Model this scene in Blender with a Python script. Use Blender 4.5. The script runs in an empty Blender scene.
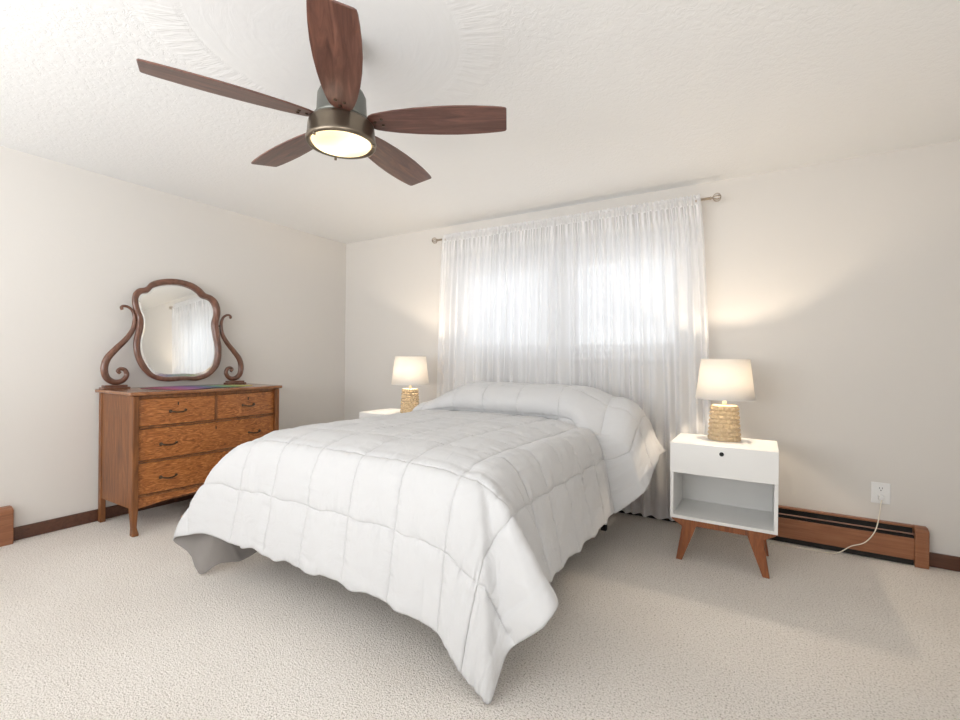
import bpy, bmesh, math, random
import numpy as np
from mathutils import Vector, Matrix

C = bpy.context.scene.collection
S = bpy.context.scene
PI = math.pi

# ------------------------------------------------------------------ camera
def make_camera():
    f, yaw, roll, pit, h = 464.166, 0.546715, -0.011143, -0.002276, 1.16939
    cy, sy = math.cos(yaw), math.sin(yaw)
    F = Vector((-sy*math.cos(pit), cy*math.cos(pit), math.sin(pit)))
    R = Vector((cy, sy, 0)); U = R.cross(F)
    c, s = math.cos(roll), math.sin(roll)
    Rx, Ux = c*R - s*U, c*U + s*R
    cam = bpy.data.cameras.new('camera'); o = bpy.data.objects.new('camera', cam); C.objects.link(o)
    m = Matrix((Rx, Ux, -F)).transposed().to_4x4(); m.translation = (0, 0, h)
    o.matrix_world = m
    cam.sensor_fit = 'HORIZONTAL'; cam.sensor_width = 36; cam.lens = f/960*36
    cam.clip_start = .05
    S.camera = o
make_camera()

# ------------------------------------------------------------------ world, light, exposure
W = bpy.data.worlds.new('world'); S.world = W; W.use_nodes = True
bg = W.node_tree.nodes['Background']
bg.inputs[0].default_value = (.90, .95, 1, 1); bg.inputs[1].default_value = .72
S.view_settings.view_transform = 'Standard'; S.view_settings.look = 'None'
S.view_settings.exposure = 0.27; S.view_settings.gamma = 1; S.view_settings.use_curve_mapping = False

def area(name, loc, rot, sx, sy, e, col):
    l = bpy.data.lights.new(name, 'AREA'); l.shape = 'RECTANGLE'; l.size = sx; l.size_y = sy
    l.energy = e; l.color = col
    o = bpy.data.objects.new(name, l); C.objects.link(o); o.location = loc; o.rotation_euler = rot
    return o
XL, XR, YF, YB, H = -3.9926, 1.05, -1.7, 3.653, 2.44
# rear, side: fill lights added at invented openings; window: daylight behind the curtains
area('fill_rear', (-2.0, YF-.12, 1.45), (PI/2+.95, 0, 0), 3.1, 1.5, 108, (.975, .985, 1))
area('fill_side', (XR+.12, -.75, 1.45), (PI/2+.8, 0, PI/2), 1.3, 1.5, 36, (.98, .985, 1))
area('daylight_window', (-1.46, YB+.5, 1.75), (-PI/2, 0, 0), 2.2, 1.1, 11, (.95, .975, 1))

# ------------------------------------------------------------------ materials
def mat(name, col, rough=.6, metal=0, **kw):
    m = bpy.data.materials.new(name); m.use_nodes = True
    b = m.node_tree.nodes['Principled BSDF']
    b.inputs['Base Color'].default_value = (*col, 1); b.inputs['Roughness'].default_value = rough
    b.inputs['Metallic'].default_value = metal
    for k, v in kw.items(): b.inputs[k.replace('_', ' ')].default_value = v
    return m
def nd(m, t, **kw):
    n = m.node_tree.nodes.new(t)
    for k, v in kw.items():
        if k in n.inputs: n.inputs[k].default_value = v
        else: setattr(n, k, v)
    return n
def lk(m, a, b): m.node_tree.links.new(a, b)
def ramp(m, fac, stops):
    r = nd(m, 'ShaderNodeValToRGB'); e = r.color_ramp.elements
    while len(e) < len(stops): e.new(.5)
    for i, (p, c) in enumerate(stops): e[i].position = p; e[i].color = (*c, 1)
    lk(m, fac, r.inputs[0]); return r
def coords(m, scale=(1, 1, 1), kind='Object', rot=(0, 0, 0)):
    t = nd(m, 'ShaderNodeTexCoord'); p = nd(m, 'ShaderNodeMapping')
    p.inputs['Scale'].default_value = scale; p.inputs['Rotation'].default_value = rot
    lk(m, t.outputs[kind], p.inputs[0]); return p.outputs[0]
def bump(m, h, strength=.3, dist=.002):
    b = nd(m, 'ShaderNodeBump'); b.inputs['Strength'].default_value = strength; b.inputs['Distance'].default_value = dist
    lk(m, h, b.inputs['Height']); lk(m, b.outputs[0], m.node_tree.nodes['Principled BSDF'].inputs['Normal']); return b
def base(m): return m.node_tree.nodes['Principled BSDF'].inputs['Base Color']

def wall_mat(name, col):
    m = mat(name, col, .75)
    n = nd(m, 'ShaderNodeTexNoise', Scale=60, Detail=4); lk(m, coords(m), n.inputs['Vector']); bump(m, n.outputs[0], .12, .003)
    return m
M_wall = wall_mat('wall paint', (.72, .69, .65))
def ceiling_mat():
    m = mat('textured ceiling paint', (.87, .87, .86), .85)
    co = nd(m, 'ShaderNodeTexCoord'); O = co.outputs['Object']
    v = nd(m, 'ShaderNodeVectorMath', operation='SUBTRACT'); lk(m, O, v.inputs[0]); v.inputs[1].default_value = (-1.50, 1.28, 0)
    sx = nd(m, 'ShaderNodeSeparateXYZ'); lk(m, v.outputs[0], sx.inputs[0])
    ln = nd(m, 'ShaderNodeVectorMath', operation='LENGTH')
    cx = nd(m, 'ShaderNodeCombineXYZ'); lk(m, sx.outputs[0], cx.inputs[0]); lk(m, sx.outputs[1], cx.inputs[1]); lk(m, cx.outputs[0], ln.inputs[0])
    at = nd(m, 'ShaderNodeMath', operation='ARCTAN2'); lk(m, sx.outputs[1], at.inputs[0]); lk(m, sx.outputs[0], at.inputs[1])
    # polar coords -> radial strokes
    pc = nd(m, 'ShaderNodeCombineXYZ'); 
    a2 = nd(m, 'ShaderNodeMath', operation='MULTIPLY'); lk(m, at.outputs[0], a2.inputs[0]); a2.inputs[1].default_value = 26
    r2 = nd(m, 'ShaderNodeMath', operation='MULTIPLY'); lk(m, ln.outputs['Value'], r2.inputs[0]); r2.inputs[1].default_value = 7
    lk(m, a2.outputs[0], pc.inputs[0]); lk(m, r2.outputs[0], pc.inputs[1])
    ns = nd(m, 'ShaderNodeTexNoise', Scale=1.0, Detail=3, Distortion=.6); lk(m, pc.outputs[0], ns.inputs['Vector'])
    # swirl arcs inside the ring
    pc2 = nd(m, 'ShaderNodeCombineXYZ')
    a3 = nd(m, 'ShaderNodeMath', operation='MULTIPLY'); lk(m, at.outputs[0], a3.inputs[0]); a3.inputs[1].default_value = 2.2
    r3 = nd(m, 'ShaderNodeMath', operation='MULTIPLY'); lk(m, ln.outputs['Value'], r3.inputs[0]); r3.inputs[1].default_value = 20
    lk(m, a3.outputs[0], pc2.inputs[0]); lk(m, r3.outputs[0], pc2.inputs[1])
    ns2 = nd(m, 'ShaderNodeTexNoise', Scale=1.0, Detail=4, Distortion=.8); lk(m, pc2.outputs[0], ns2.inputs['Vector'])
    rad = ln.outputs['Value']
    ring = ramp(m, rad, [(0, (0, 0, 0)), (.52, (0, 0, 0)), (.55, (1, 1, 1)), (.66, (1, 1, 1)), (.70, (0, 0, 0))])
    inn = ramp(m, rad, [(0, (1, 1, 1)), (.51, (1, 1, 1)), (.54, (0, 0, 0))])
    nz = nd(m, 'ShaderNodeTexNoise', Scale=30, Detail=5, Roughness=.6, Distortion=.9); lk(m, O, nz.inputs['Vector'])
    st = ramp(m, nz.outputs[0], [(.40, (0, 0, 0)), (.56, (1, 1, 1))])
    def mul(a, b, k=None):
        n = nd(m, 'ShaderNodeMath', operation='MULTIPLY'); lk(m, a, n.inputs[0])
        if b is None: n.inputs[1].default_value = k
        else: lk(m, b, n.inputs[1])
        return n.outputs[0]
    def add(a, b):
        n = nd(m, 'ShaderNodeMath', operation='ADD'); lk(m, a, n.inputs[0]); lk(m, b, n.inputs[1]); return n.outputs[0]
    out = nd(m, 'ShaderNodeMath', operation='SUBTRACT'); out.inputs[0].default_value = 1; lk(m, add(inn.outputs[0], ring.outputs[0]), out.inputs[1]); out.use_clamp = True
    hgt = add(add(mul(mul(ns.outputs[0], ring.outputs[0]), None, 2.6), mul(mul(ns2.outputs[0], inn.outputs[0]), None, .8)), mul(mul(st.outputs[0], out.outputs[0]), None, .55))
    bump(m, hgt, .21, .010)
    return m
M_ceil = ceiling_mat()
def carpet_mat():
    m = mat('cream cut pile carpet', (.6, .55, .5), .95)
    c = coords(m)
    n1 = nd(m, 'ShaderNodeTexNoise', Scale=145, Detail=4, Roughness=.75); lk(m, c, n1.inputs['Vector'])
    n2 = nd(m, 'ShaderNodeTexNoise', Scale=1.6, Detail=3); lk(m, c, n2.inputs['Vector'])
    vo = nd(m, 'ShaderNodeTexVoronoi', Scale=190); lk(m, c, vo.inputs['Vector'])
    r = ramp(m, n1.outputs[0], [(.36, (.34, .28, .22)), (.43, (.79, .735, .665)), (.53, (.95, .90, .84))])
    mx = nd(m, 'ShaderNodeMixRGB', blend_type='MULTIPLY'); mx.inputs[0].default_value = 1
    r2 = ramp(m, n2.outputs[0], [(.3, (.93, .92, .91)), (.7, (1, 1, 1))])
    lk(m, r.outputs[0], mx.inputs[1]); lk(m, r2.outputs[0], mx.inputs[2]); lk(m, mx.outputs[0], base(m))
    ad = nd(m, 'ShaderNodeMath', operation='ADD'); lk(m, n1.outputs[0], ad.inputs[0]); lk(m, vo.outputs['Distance'], ad.inputs[1])
    bump(m, ad.outputs[0], .7, .007)
    return m
M_carpet = carpet_mat()
def wood(name, dark, mid, light, rough=.35, scale=(1.2, 14, 14), figure=0.0, coat=.25, bs=.1):
    m = mat(name, mid, rough, Coat_Weight=coat, Coat_Roughness=.25)
    c = coords(m, scale)
    n = nd(m, 'ShaderNodeTexNoise', Scale=2.2, Detail=7, Roughness=.62, Distortion=1.2 + 2.2*figure); lk(m, c, n.inputs['Vector'])
    r = ramp(m, n.outputs[0], [(.28, dark), (.5, mid), (.72, light)])
    lk(m, r.outputs[0], base(m)); bump(m, n.outputs[0], bs, .002)
    return m
M_oak_f = wood('quarter sawn oak drawer front', (.12, .034, .010), (.36, .122, .030), (.62, .26, .078), .33, (5, 3.2, 14), 1.3)
M_oak_side = wood('oak side panel', (.10, .034, .011), (.20, .072, .021), (.31, .12, .037), .42, (9, 9, 1.0), .3, .08)
M_oak_top = wood('oak dresser top', (.15, .055, .02), (.28, .115, .045), (.40, .185, .08), .22, (12, 1.1, 12), .5, .5)
M_mahog = wood('reddish brown carved wood', (.07, .026, .014), (.15, .062, .036), (.23, .10, .06), .28, (6, 6, 3), .3, .5)
M_walnut = wood('reddish walnut legs', (.16, .045, .015), (.27, .085, .028), (.36, .13, .045), .35, (14, 14, 2), .2)
M_heater = wood('stained oak heater cover', (.20, .075, .032), (.285, .112, .05), (.35, .15, .07), .42, (1.0, 14, 26), .2)
M_basebd = wood('dark stained baseboard', (.055, .02, .010), (.10, .038, .02), (.14, .055, .03), .38, (1, 12, 12), .2)
M_blade = wood('dark walnut fan blade', (.055, .02, .014), (.12, .05, .036), (.21, .092, .062), .34, (1.4, 16, 16), .25, .3)
M_white = mat('white lacquer', (.84, .835, .815), .32)
M_whitein = mat('white lacquer interior', (.80, .79, .75), .45)
M_black = mat('black hole', (.01, .01, .01), .6)
M_plastic = mat('white outlet plastic', (.86, .86, .85), .35)
M_cord = mat('cream vinyl cord', (.78, .72, .60), .45)
M_steel = mat('antique bronze metal', (.20, .165, .125), .34, .9)
M_motor = mat('grey green motor housing', (.20, .205, .185), .42, .7)
M_brassdk = mat('aged bronze drawer pull', (.09, .065, .045), .35, .9)
M_rod = mat('satin nickel brass rod', (.50, .42, .34), .3, .9)
M_metal = mat('black bed frame steel', (.02, .02, .022), .45, .6)
M_fin = mat('dark heater fins', (.02, .018, .016), .6, .3)
M_slat = mat('heater brown grille slat', (.30, .17, .13), .4)
M_mirror = mat('mirror glass', (.93, .94, .93), .015, 1.0)
M_bevel = mat('mirror bevel glass', (.95, .96, .96), .12, .9)
M_matt = mat('white mattress ticking', (.78, .77, .75), .8)
M_vinyl = mat('white window vinyl', (.70, .71, .72), .5)
def fabric(name, col, sc=500, st=.12):
    m = mat(name, col, .85, Sheen_Weight=.15)
    n = nd(m, 'ShaderNodeTexNoise', Scale=sc, Detail=2); lk(m, coords(m), n.inputs['Vector']); bump(m, n.outputs[0], st, .001)
    return m
M_duvet = mat('white cotton comforter', (.62, .62, .623), .85, Sheen_Weight=.15)
def quilt_nodes(m):
    tc = nd(m, 'ShaderNodeTexCoord'); sx = nd(m, 'ShaderNodeSeparateXYZ'); lk(m, tc.outputs['UV'], sx.inputs[0])
    def M(op, a, b=None, clamp=False):
        n = nd(m, 'ShaderNodeMath', operation=op); n.use_clamp = clamp
        for i, v in enumerate((a, b)):
            if v is None: continue
            if isinstance(v, (int, float)): n.inputs[i].default_value = v
            else: lk(m, v, n.inputs[i])
        return n.outputs[0]
    sp = .262
    def dist(o, off): return M('MULTIPLY', M('ABSOLUTE', M('SUBTRACT', M('FRACT', M('ADD', M('DIVIDE', M('ADD', o, off), sp), 20.5)), .5)), sp)
    # uv is (s+2, t+2)
    ds = dist(sx.outputs[0], -2-.131); dt = dist(sx.outputs[1], -2+.30)
    far = M('GREATER_THAN', M('ABSOLUTE', M('SUBTRACT', sx.outputs[0], 2)), 1.1); ds = M('MAXIMUM', ds, far)
    gr = M('ADD', M('MULTIPLY', M('DIVIDE', ds, .006, True), 1.0), M('DIVIDE', dt, .006, True))
    def pucker(d, sc):
        mp = nd(m, 'ShaderNodeMapping'); mp.inputs['Scale'].default_value = sc; lk(m, tc.outputs['UV'], mp.inputs[0])
        n = nd(m, 'ShaderNodeTexNoise', Scale=1, Detail=3); lk(m, mp.outputs[0], n.inputs['Vector'])
        k = M('SUBTRACT', 1, M('DIVIDE', d, .07, True)); return M('MULTIPLY', n.outputs[0], M('MULTIPLY', k, k))
    h = M('ADD', gr, M('ADD', M('MULTIPLY', pucker(dt, (70, 12, 1)), 1.5), M('MULTIPLY', pucker(ds, (12, 70, 1)), 1.2)))
    mp = nd(m, 'ShaderNodeMapping'); mp.inputs['Scale'].default_value = (9, 9, 1); mp.inputs['Rotation'].default_value = (0, 0, .5); lk(m, tc.outputs['UV'], mp.inputs[0])
    n = nd(m, 'ShaderNodeTexNoise', Scale=1.3, Detail=5, Distortion=1.2); lk(m, mp.outputs[0], n.inputs['Vector'])
    h = M('ADD', h, M('MULTIPLY', n.outputs[0], 1.2))
    bump(m, h, .9, .0035)
quilt_nodes(M_duvet)
M_under_shade = fabric('shade toned comforter underside', (.26, .238, .222), 400, .1)  # underside colour darkened to paint in the shade beneath the comforter
def sheer():
    m = bpy.data.materials.new('white sheer voile'); m.use_nodes = True; nt = m.node_tree; nt.nodes.clear()
    o = nd(m, 'ShaderNodeOutputMaterial'); t = nd(m, 'ShaderNodeBsdfTransparent'); tr = nd(m, 'ShaderNodeBsdfTranslucent'); d = nd(m, 'ShaderNodeBsdfDiffuse')
    tr.inputs[0].default_value = (.96, .96, .965, 1); d.inputs[0].default_value = (.96, .96, .965, 1)
    a = nd(m, 'ShaderNodeMixShader'); b = nd(m, 'ShaderNodeMixShader'); a.inputs[0].default_value = .30
    at = nd(m, 'ShaderNodeAttribute', attribute_name='weave')
    lk(m, d.outputs[0], a.inputs[1]); lk(m, tr.outputs[0], a.inputs[2])
    lk(m, at.outputs['Fac'], b.inputs[0]); lk(m, t.outputs[0], b.inputs[1]); lk(m, a.outputs[0], b.inputs[2]); lk(m, b.outputs[0], o.inputs[0])
    return m
M_sheer = sheer()
def shade():
    m = bpy.data.materials.new('white linen lamp shade'); m.use_nodes = True; nt = m.node_tree; nt.nodes.clear()
    o = nd(m, 'ShaderNodeOutputMaterial'); tr = nd(m, 'ShaderNodeBsdfTranslucent'); d = nd(m, 'ShaderNodeBsdfDiffuse')
    tr.inputs[0].default_value = (.95, .88, .78, 1); d.inputs[0].default_value = (.92, .91, .88, 1)
    a = nd(m, 'ShaderNodeMixShader'); a.inputs[0].default_value = .2
    lk(m, d.outputs[0], a.inputs[1]); lk(m, tr.outputs[0], a.inputs[2]); lk(m, a.outputs[0], o.inputs[0])
    return m
M_shade = shade()
def emis(name, col, e):
    m = mat(name, (.9, .85, .75), .4); b = m.node_tree.nodes['Principled BSDF']
    b.inputs['Emission Color'].default_value = (*col, 1); b.inputs['Emission Strength'].default_value = e; return m
def frosted():
    m = bpy.data.materials.new('frosted glass bowl'); m.use_nodes = True; nt = m.node_tree; nt.nodes.clear()
    o = nd(m, 'ShaderNodeOutputMaterial'); tr = nd(m, 'ShaderNodeBsdfTranslucent'); e = nd(m, 'ShaderNodeEmission'); a = nd(m, 'ShaderNodeAddShader')
    tr.inputs[0].default_value = (.95, .88, .70, 1); e.inputs[0].default_value = (1, .84, .52, 1); e.inputs[1].default_value = .5
    lk(m, tr.outputs[0], a.inputs[0]); lk(m, e.outputs[0], a.inputs[1]); lk(m, a.outputs[0], o.inputs[0]); return m
M_fanlight = frosted()
M_bulb = emis('lit bulb', (1, .83, .64), 1000)
def glass():
    m = bpy.data.materials.new('window glass'); m.use_nodes = True; m.node_tree.nodes.clear()
    o = nd(m, 'ShaderNodeOutputMaterial'); t = nd(m, 'ShaderNodeBsdfTransparent'); g = nd(m, 'ShaderNodeBsdfGlossy'); g.inputs['Roughness'].default_value = .02
    x = nd(m, 'ShaderNodeMixShader'); x.inputs[0].default_value = .06
    lk(m, t.outputs[0], x.inputs[1]); lk(m, g.outputs[0], x.inputs[2]); lk(m, x.outputs[0], o.inputs[0]); return m
M_glass = glass()
def base_ceramic():
    m = mat('golden beige glazed ceramic', (.62, .47, .28), .3)
    n = nd(m, 'ShaderNodeTexNoise', Scale=60, Detail=3); lk(m, coords(m), n.inputs['Vector'])
    r = ramp(m, n.outputs[0], [(.3, (.50, .37, .22)), (.7, (.60, .46, .29))]); lk(m, r.outputs[0], base(m)); return m
M_ceram = base_ceramic()
def runner_mat():
    m = mat('multicoloured woven runner', (.5, .3, .5), .8)
    c = nd(m, 'ShaderNodeTexCoord'); s = nd(m, 'ShaderNodeSeparateXYZ'); lk(m, c.outputs['Generated'], s.inputs[0])
    r = ramp(m, s.outputs[1], [(0, (.14, .06, .06)), (.13, (.34, .08, .14)), (.28, (.30, .11, .28)), (.42, (.17, .12, .27)), (.56, (.10, .19, .22)), (.70, (.14, .27, .13)), (.86, (.42, .44, .14)), (1, (.50, .38, .13))])
    w = nd(m, 'ShaderNodeTexNoise', Scale=30, Detail=3); lk(m, coords(m, (1, 8, 1)), w.inputs['Vector'])
    mx = nd(m, 'ShaderNodeMixRGB', blend_type='OVERLAY'); mx.inputs[0].default_value = .35
    lk(m, r.outputs[0], mx.inputs[1]); lk(m, w.outputs['Color'], mx.inputs[2]); lk(m, mx.outputs[0], base(m)); return m
M_runner = runner_mat()
M_snow = mat('snowy ground', (.75, .78, .82), .9)

# ------------------------------------------------------------------ mesh helpers
def link(name, me, m, parent=None, smooth=False):
    o = bpy.data.objects.new(name, me); C.objects.link(o)
    if m: me.materials.append(m)
    if parent: o.parent = parent
    if smooth:
        for p in me.polygons: p.use_smooth = True
    return o
def obj(name, bm, m, parent=None, smooth=False, bevel=0, seg=2):
    bmesh.ops.recalc_face_normals(bm, faces=bm.faces)
    me = bpy.data.meshes.new(name); bm.to_mesh(me); bm.free()
    o = link(name, me, m, parent, smooth)
    if bevel:
        b = o.modifiers.new('bevel', 'BEVEL'); b.width = bevel; b.segments = seg; b.limit_method = 'ANGLE'
    return o
def box(bm, x0, x1, y0, y1, z0, z1):
    v = [bm.verts.new((x, y, z)) for x in (x0, x1) for y in (y0, y1) for z in (z0, z1)]
    for f in ((0, 1, 3, 2), (4, 6, 7, 5), (0, 4, 5, 1), (2, 3, 7, 6), (0, 2, 6, 4), (1, 5, 7, 3)): bm.faces.new([v[i] for i in f])
    return v
def nb(*boxes):
    bm = bmesh.new()
    for b in boxes: box(bm, *b)
    return bm
def lathe(bm, prof, n=48, c=(0, 0, 0), cap=True, fx=1, fy=1):
    rings = []
    for r, z in prof:
        rings.append([bm.verts.new((c[0]+r*fx*math.cos(2*PI*i/n), c[1]+r*fy*math.sin(2*PI*i/n), c[2]+z)) for i in range(n)])
    for a, b in zip(rings, rings[1:]):
        for i in range(n): bm.faces.new((a[i], a[(i+1) % n], b[(i+1) % n], b[i]))
    if cap:
        bm.faces.new(rings[0]); bm.faces.new(rings[-1])
def tube(bm, pts, rad, n=10, flat=None, cap=True):
    """sweep a circle (or an ellipse: flat=(axis vector, half depth)) along pts"""
    pts = [Vector(p) for p in pts]
    rads = rad if isinstance(rad, (list, tuple, np.ndarray)) else [rad]*len(pts)
    rings = []; up = None
    for i, p in enumerate(pts):
        t = (pts[min(i+1, len(pts)-1)] - pts[max(i-1, 0)]).normalized()
        if flat: a = Vector(flat[0]); s = t.cross(a).normalized(); ra = flat[1][i] if hasattr(flat[1], '__len__') else flat[1]
        else:
            if up is None: up = Vector((0, 0, 1)) if abs(t.z) < .9 else Vector((1, 0, 0))
            s = t.cross(up).normalized(); a = s.cross(t).normalized(); up = a; ra = rads[i]
        rings.append([bm.verts.new(p + s*rads[i]*math.cos(2*PI*k/n) + a*ra*math.sin(2*PI*k/n)) for k in range(n)])
    for a, b in zip(rings, rings[1:]):
        for k in range(n): bm.faces.new((a[k], a[(k+1) % n], b[(k+1) % n], b[k]))
    if cap: bm.faces.new(rings[0]); bm.faces.new(rings[-1])
def prism(bm, poly, axis, a0, a1):
    """extrude a 2-D polygon along an axis ('x': poly is (y,z); 'y': (x,z); 'z': (x,y))"""
    def P(u, v, w): return {'x': (w, u, v), 'y': (u, w, v), 'z': (u, v, w)}[axis]
    A = [bm.verts.new(P(u, v, a0)) for u, v in poly]; B = [bm.verts.new(P(u, v, a1)) for u, v in poly]
    n = len(poly); bm.faces.new(A); bm.faces.new(B)
    for i in range(n): bm.faces.new((A[i], A[(i+1) % n], B[(i+1) % n], B[i]))
def spline(P, n, closed=False):
    """Catmull-Rom through the points P"""
    P = np.array(P, float); N = len(P); out = []
    segs = N if closed else N-1
    for k in range(n):
        u = k*segs/(n if closed else n-1); i = min(int(u), segs-1); t = u-i
        g = (lambda j: P[j % N]) if closed else (lambda j: P[min(max(j, 0), N-1)])
        p0, p1, p2, p3 = g(i-1), g(i), g(i+1), g(i+2)
        out.append(.5*((2*p1)+(-p0+p2)*t+(2*p0-5*p1+4*p2-p3)*t*t+(-p0+3*p1-3*p2+p3)*t**3))
    return np.array(out)
def thing(name, label, cat, loc=(0, 0, 0), rz=0, group=None):
    o = bpy.data.objects.new(name, None); C.objects.link(o); o.location = loc; o.rotation_euler = (0, 0, rz)
    o.empty_display_size = .1
    o['label'] = label; o['category'] = cat
    if group: o['group'] = group
    return o
def tag(o, label, cat, group=None):
    o['label'] = label; o['category'] = cat
    if group: o['group'] = group
    return o
def struct(name, bm, m, parent=None, **k):
    o = obj(name, bm, m, parent, **k)
    if parent is None: o['kind'] = 'structure'
    return o
def dup(root, loc, label):
    r = root.copy(); C.objects.link(r); r.location = loc; r['label'] = label
    for ch in list(root.children):
        c = ch.copy(); C.objects.link(c); c.parent = r
        for g in list(ch.children):
            d = g.copy(); C.objects.link(d); d.parent = c
    return r
def sm(o):
    for p in o.data.polygons: p.use_smooth = True
    return o

# ------------------------------------------------------------------ room shell
T = .12
WX0, WX1, WZ0, WZ1 = -2.46, -.46, 1.20, 2.08
struct('floor', nb((XL-T, XR+T, YF-T, YB+T, -.1, 0)), M_carpet)
struct('ceiling', nb((XL-T, XR+T, YF-T, YB+T, H, H+.1)), M_ceil)
struct('wall_left', nb((XL-T, XL, YF-T, YB+T, 0, H)), M_wall)
struct('wall_back', nb((XL, WX0, YB, YB+T, 0, H), (WX1, XR, YB, YB+T, 0, H), (WX0, WX1, YB, YB+T, 0, WZ0), (WX0, WX1, YB, YB+T, WZ1, H)), M_wall)
struct('wall_right', nb((XR, XR+T, YF-T, -1.4, 0, H), (XR, XR+T, -.1, YB+T, 0, H), (XR, XR+T, -1.4, -.1, 0, .7), (XR, XR+T, -1.4, -.1, 2.2, H)), M_wall)
struct('wall_rear', nb((XL, -3.55, YF-T, YF, 0, H), (-.45, XR, YF-T, YF, 0, H), (-3.55, -.45, YF-T, YF, 0, .7), (-3.55, -.45, YF-T, YF, 2.2, H)), M_wall)
struct('ground', nb((-30, 30, YB+T+.05, 60, -.6, -.4)), M_snow)

# window behind the curtains
w = thing('window_1', 'wide white framed sliding window behind the sheer curtains', 'window', ((WX0+WX1)/2, YB, WZ0)); w['kind'] = 'structure'
hw = (WX1-WX0)/2; hh = WZ1-WZ0
obj('window_frame', nb((-hw, hw, .02, .10, 0, .05), (-hw, hw, .02, .10, hh-.09, hh), (-hw, -hw+.05, .02, .10, .05, hh-.09), (hw-.05, hw, .02, .10, .05, hh-.09)), M_vinyl, w, bevel=.004)
obj('mullion', nb((-.06, .10, .015, .095, .05, hh-.09)), M_vinyl, w, bevel=.004)
obj('sash', nb((-hw+.05, -hw+.09, .04, .08, .05, hh-.09), (-.10, -.06, .04, .08, .05, hh-.09), (-hw+.09, -.10, .04, .08, .05, .10), (-hw+.09, -.10, .04, .08, hh-.14, hh-.09)), M_vinyl, w)
obj('sash', nb((.10, .15, .03, .07, .05, hh-.09), (hw-.10, hw-.05, .03, .07, .05, hh-.09), (.15, hw-.10, .03, .07, .05, .10), (.15, hw-.10, .03, .07, hh-.14, hh-.09)), M_vinyl, w)
obj('pane', nb((-hw+.09, -.10, .058, .062, .10, hh-.14)), M_glass, w)
obj('pane', nb((.15, hw-.10, .048, .052, .10, hh-.14)), M_glass, w)
obj('window_sill', nb((-hw-.04, hw+.04, -.045, .02, -.03, 0)), M_vinyl, w, bevel=.005)
obj('window_casing', nb((-hw-.06, -hw, -.015, 0, 0, hh), (hw, hw+.06, -.015, 0, 0, hh), (-hw-.06, hw+.06, -.015, 0, hh, hh+.06)), M_vinyl, w, bevel=.003)

# baseboards
def bboard(name, x0, x1, y0, y1):
    return struct(name, nb((x0, x1, y0, y1, 0, .083)), M_basebd, bevel=.005)
bboard('baseboard_left', XL, XL+.016, .962, YB)
bboard('baseboard_back', .826, XR-.016, YB-.016, YB)
bboard('baseboard_right', XR-.016, XR, YF, YB)
bboard('baseboard_rear', XL, XR-.016, YF, YF+.016)

# baseboard heaters; built along +x with the wall at y=0, front at y=-d
def heater(L, label, loc, rz, flip=False):
    d, hgt = .068, .226
    t = thing('baseboard_heater', label, 'baseboard heater', loc, rz, 'wood covered baseboard heaters')
    obj('back_panel', nb((0, L, -.012, 0, 0, hgt-.014)), M_fin, t)
    bm = nb((0, L, -.034, 0, hgt-.012, hgt)); obj('top_board', bm, M_heater, t, bevel=.003)
    obj('front_board', nb((0, L, -d, -d+.014, .038, .162)), M_heater, t, bevel=.004)
    bm = bmesh.new(); prism(bm, [(-d+.010, .190), (-d+.004, .186), (-d+.016, .179), (-d+.022, .183)], 'x', 0, L)
    obj('grille_slat', bm, M_slat, t)
    bm = nb((0, L, -.050, -.014, .004, .172)); obj('heating_element', bm, M_fin, t)
    bm = bmesh.new(); prism(bm, [(0, hgt+.001), (-.034, hgt+.001), (-d+.002, hgt-.010), (-d-.003, hgt-.018), (-d-.003, 0), (-d+.008, 0), (-d+.008, .012), (0, .012)], 'x', L if not flip else -.062, L+.062 if not flip else 0)
    obj('end_cap', bm, M_heater, t, bevel=.004)
    return t
heater(3.95, 'wood covered baseboard heater with two dark slots along the window wall', (-3.19, YB, 0), 0)
heater(2.2, 'wood covered baseboard heater end at far left beside dark baseboard', (XL, -1.31, 0), PI/2)

# ------------------------------------------------------------------ ceiling fan
FX, FY, FZ = -1.45, 1.297, 2.11
fan = thing('ceiling_fan', 'five blade dark wood ceiling fan with lit round glass light', 'ceiling fan', (FX, FY, FZ))
bm = bmesh.new(); lathe(bm, [(.002, .329), (.068, .329), (.07, .30), (.05, .27), (.018, .262), (.002, .262)]); obj('canopy', bm, M_motor, fan, True)
bm = bmesh.new(); lathe(bm, [(.012, .125), (.012, .27)], 20); obj('downrod', bm, M_motor, fan, True)
bm = bmesh.new(); lathe(bm, [(.02, .135), (.06, .132), (.094, .118), (.103, .10), (.108, .022), (.118, .014), (.118, .004), (.02, .004)], 64); obj('motor_housing', bm, M_motor, fan, True)
bm = bmesh.new(); lathe(bm, [(.10, -.004), (.130, -.004), (.139, -.012), (.141, -.022), (.146, -.07), (.150, -.082), (.148, -.094), (.138, -.097), (.130, -.090), (.10, -.06)], 72, cap=False); obj('light_ring', bm, M_steel, fan, True)
bm = bmesh.new(); lathe(bm, [(.118, -.015), (.125, -.03), (.1285, -.086), (.120, -.097), (.095, -.105), (.06, -.110), (.02, -.112), (.001, -.112)], 64, cap=False); obj('glass_bowl', bm, M_fanlight, fan, True)
for k in range(3):
    a = .5 + k*2*PI/3
    bm = bmesh.new(); lathe(bm, [(.001, -.106), (.006, -.106), (.006, -.094), (.001, -.094)], 12, (.143*math.cos(a), .143*math.sin(a), 0)); obj('thumb_screw', bm, M_steel, fan, True)
for o in fan.children:
    if o.name.split('.')[0] in ('motor_housing', 'light_ring', 'glass_bowl', 'thumb_screw'):
        for v in o.data.vertices: v.co.x *= .91; v.co.y *= .91; v.co.z *= (.95 if v.co.z < 0 else 1)
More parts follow.
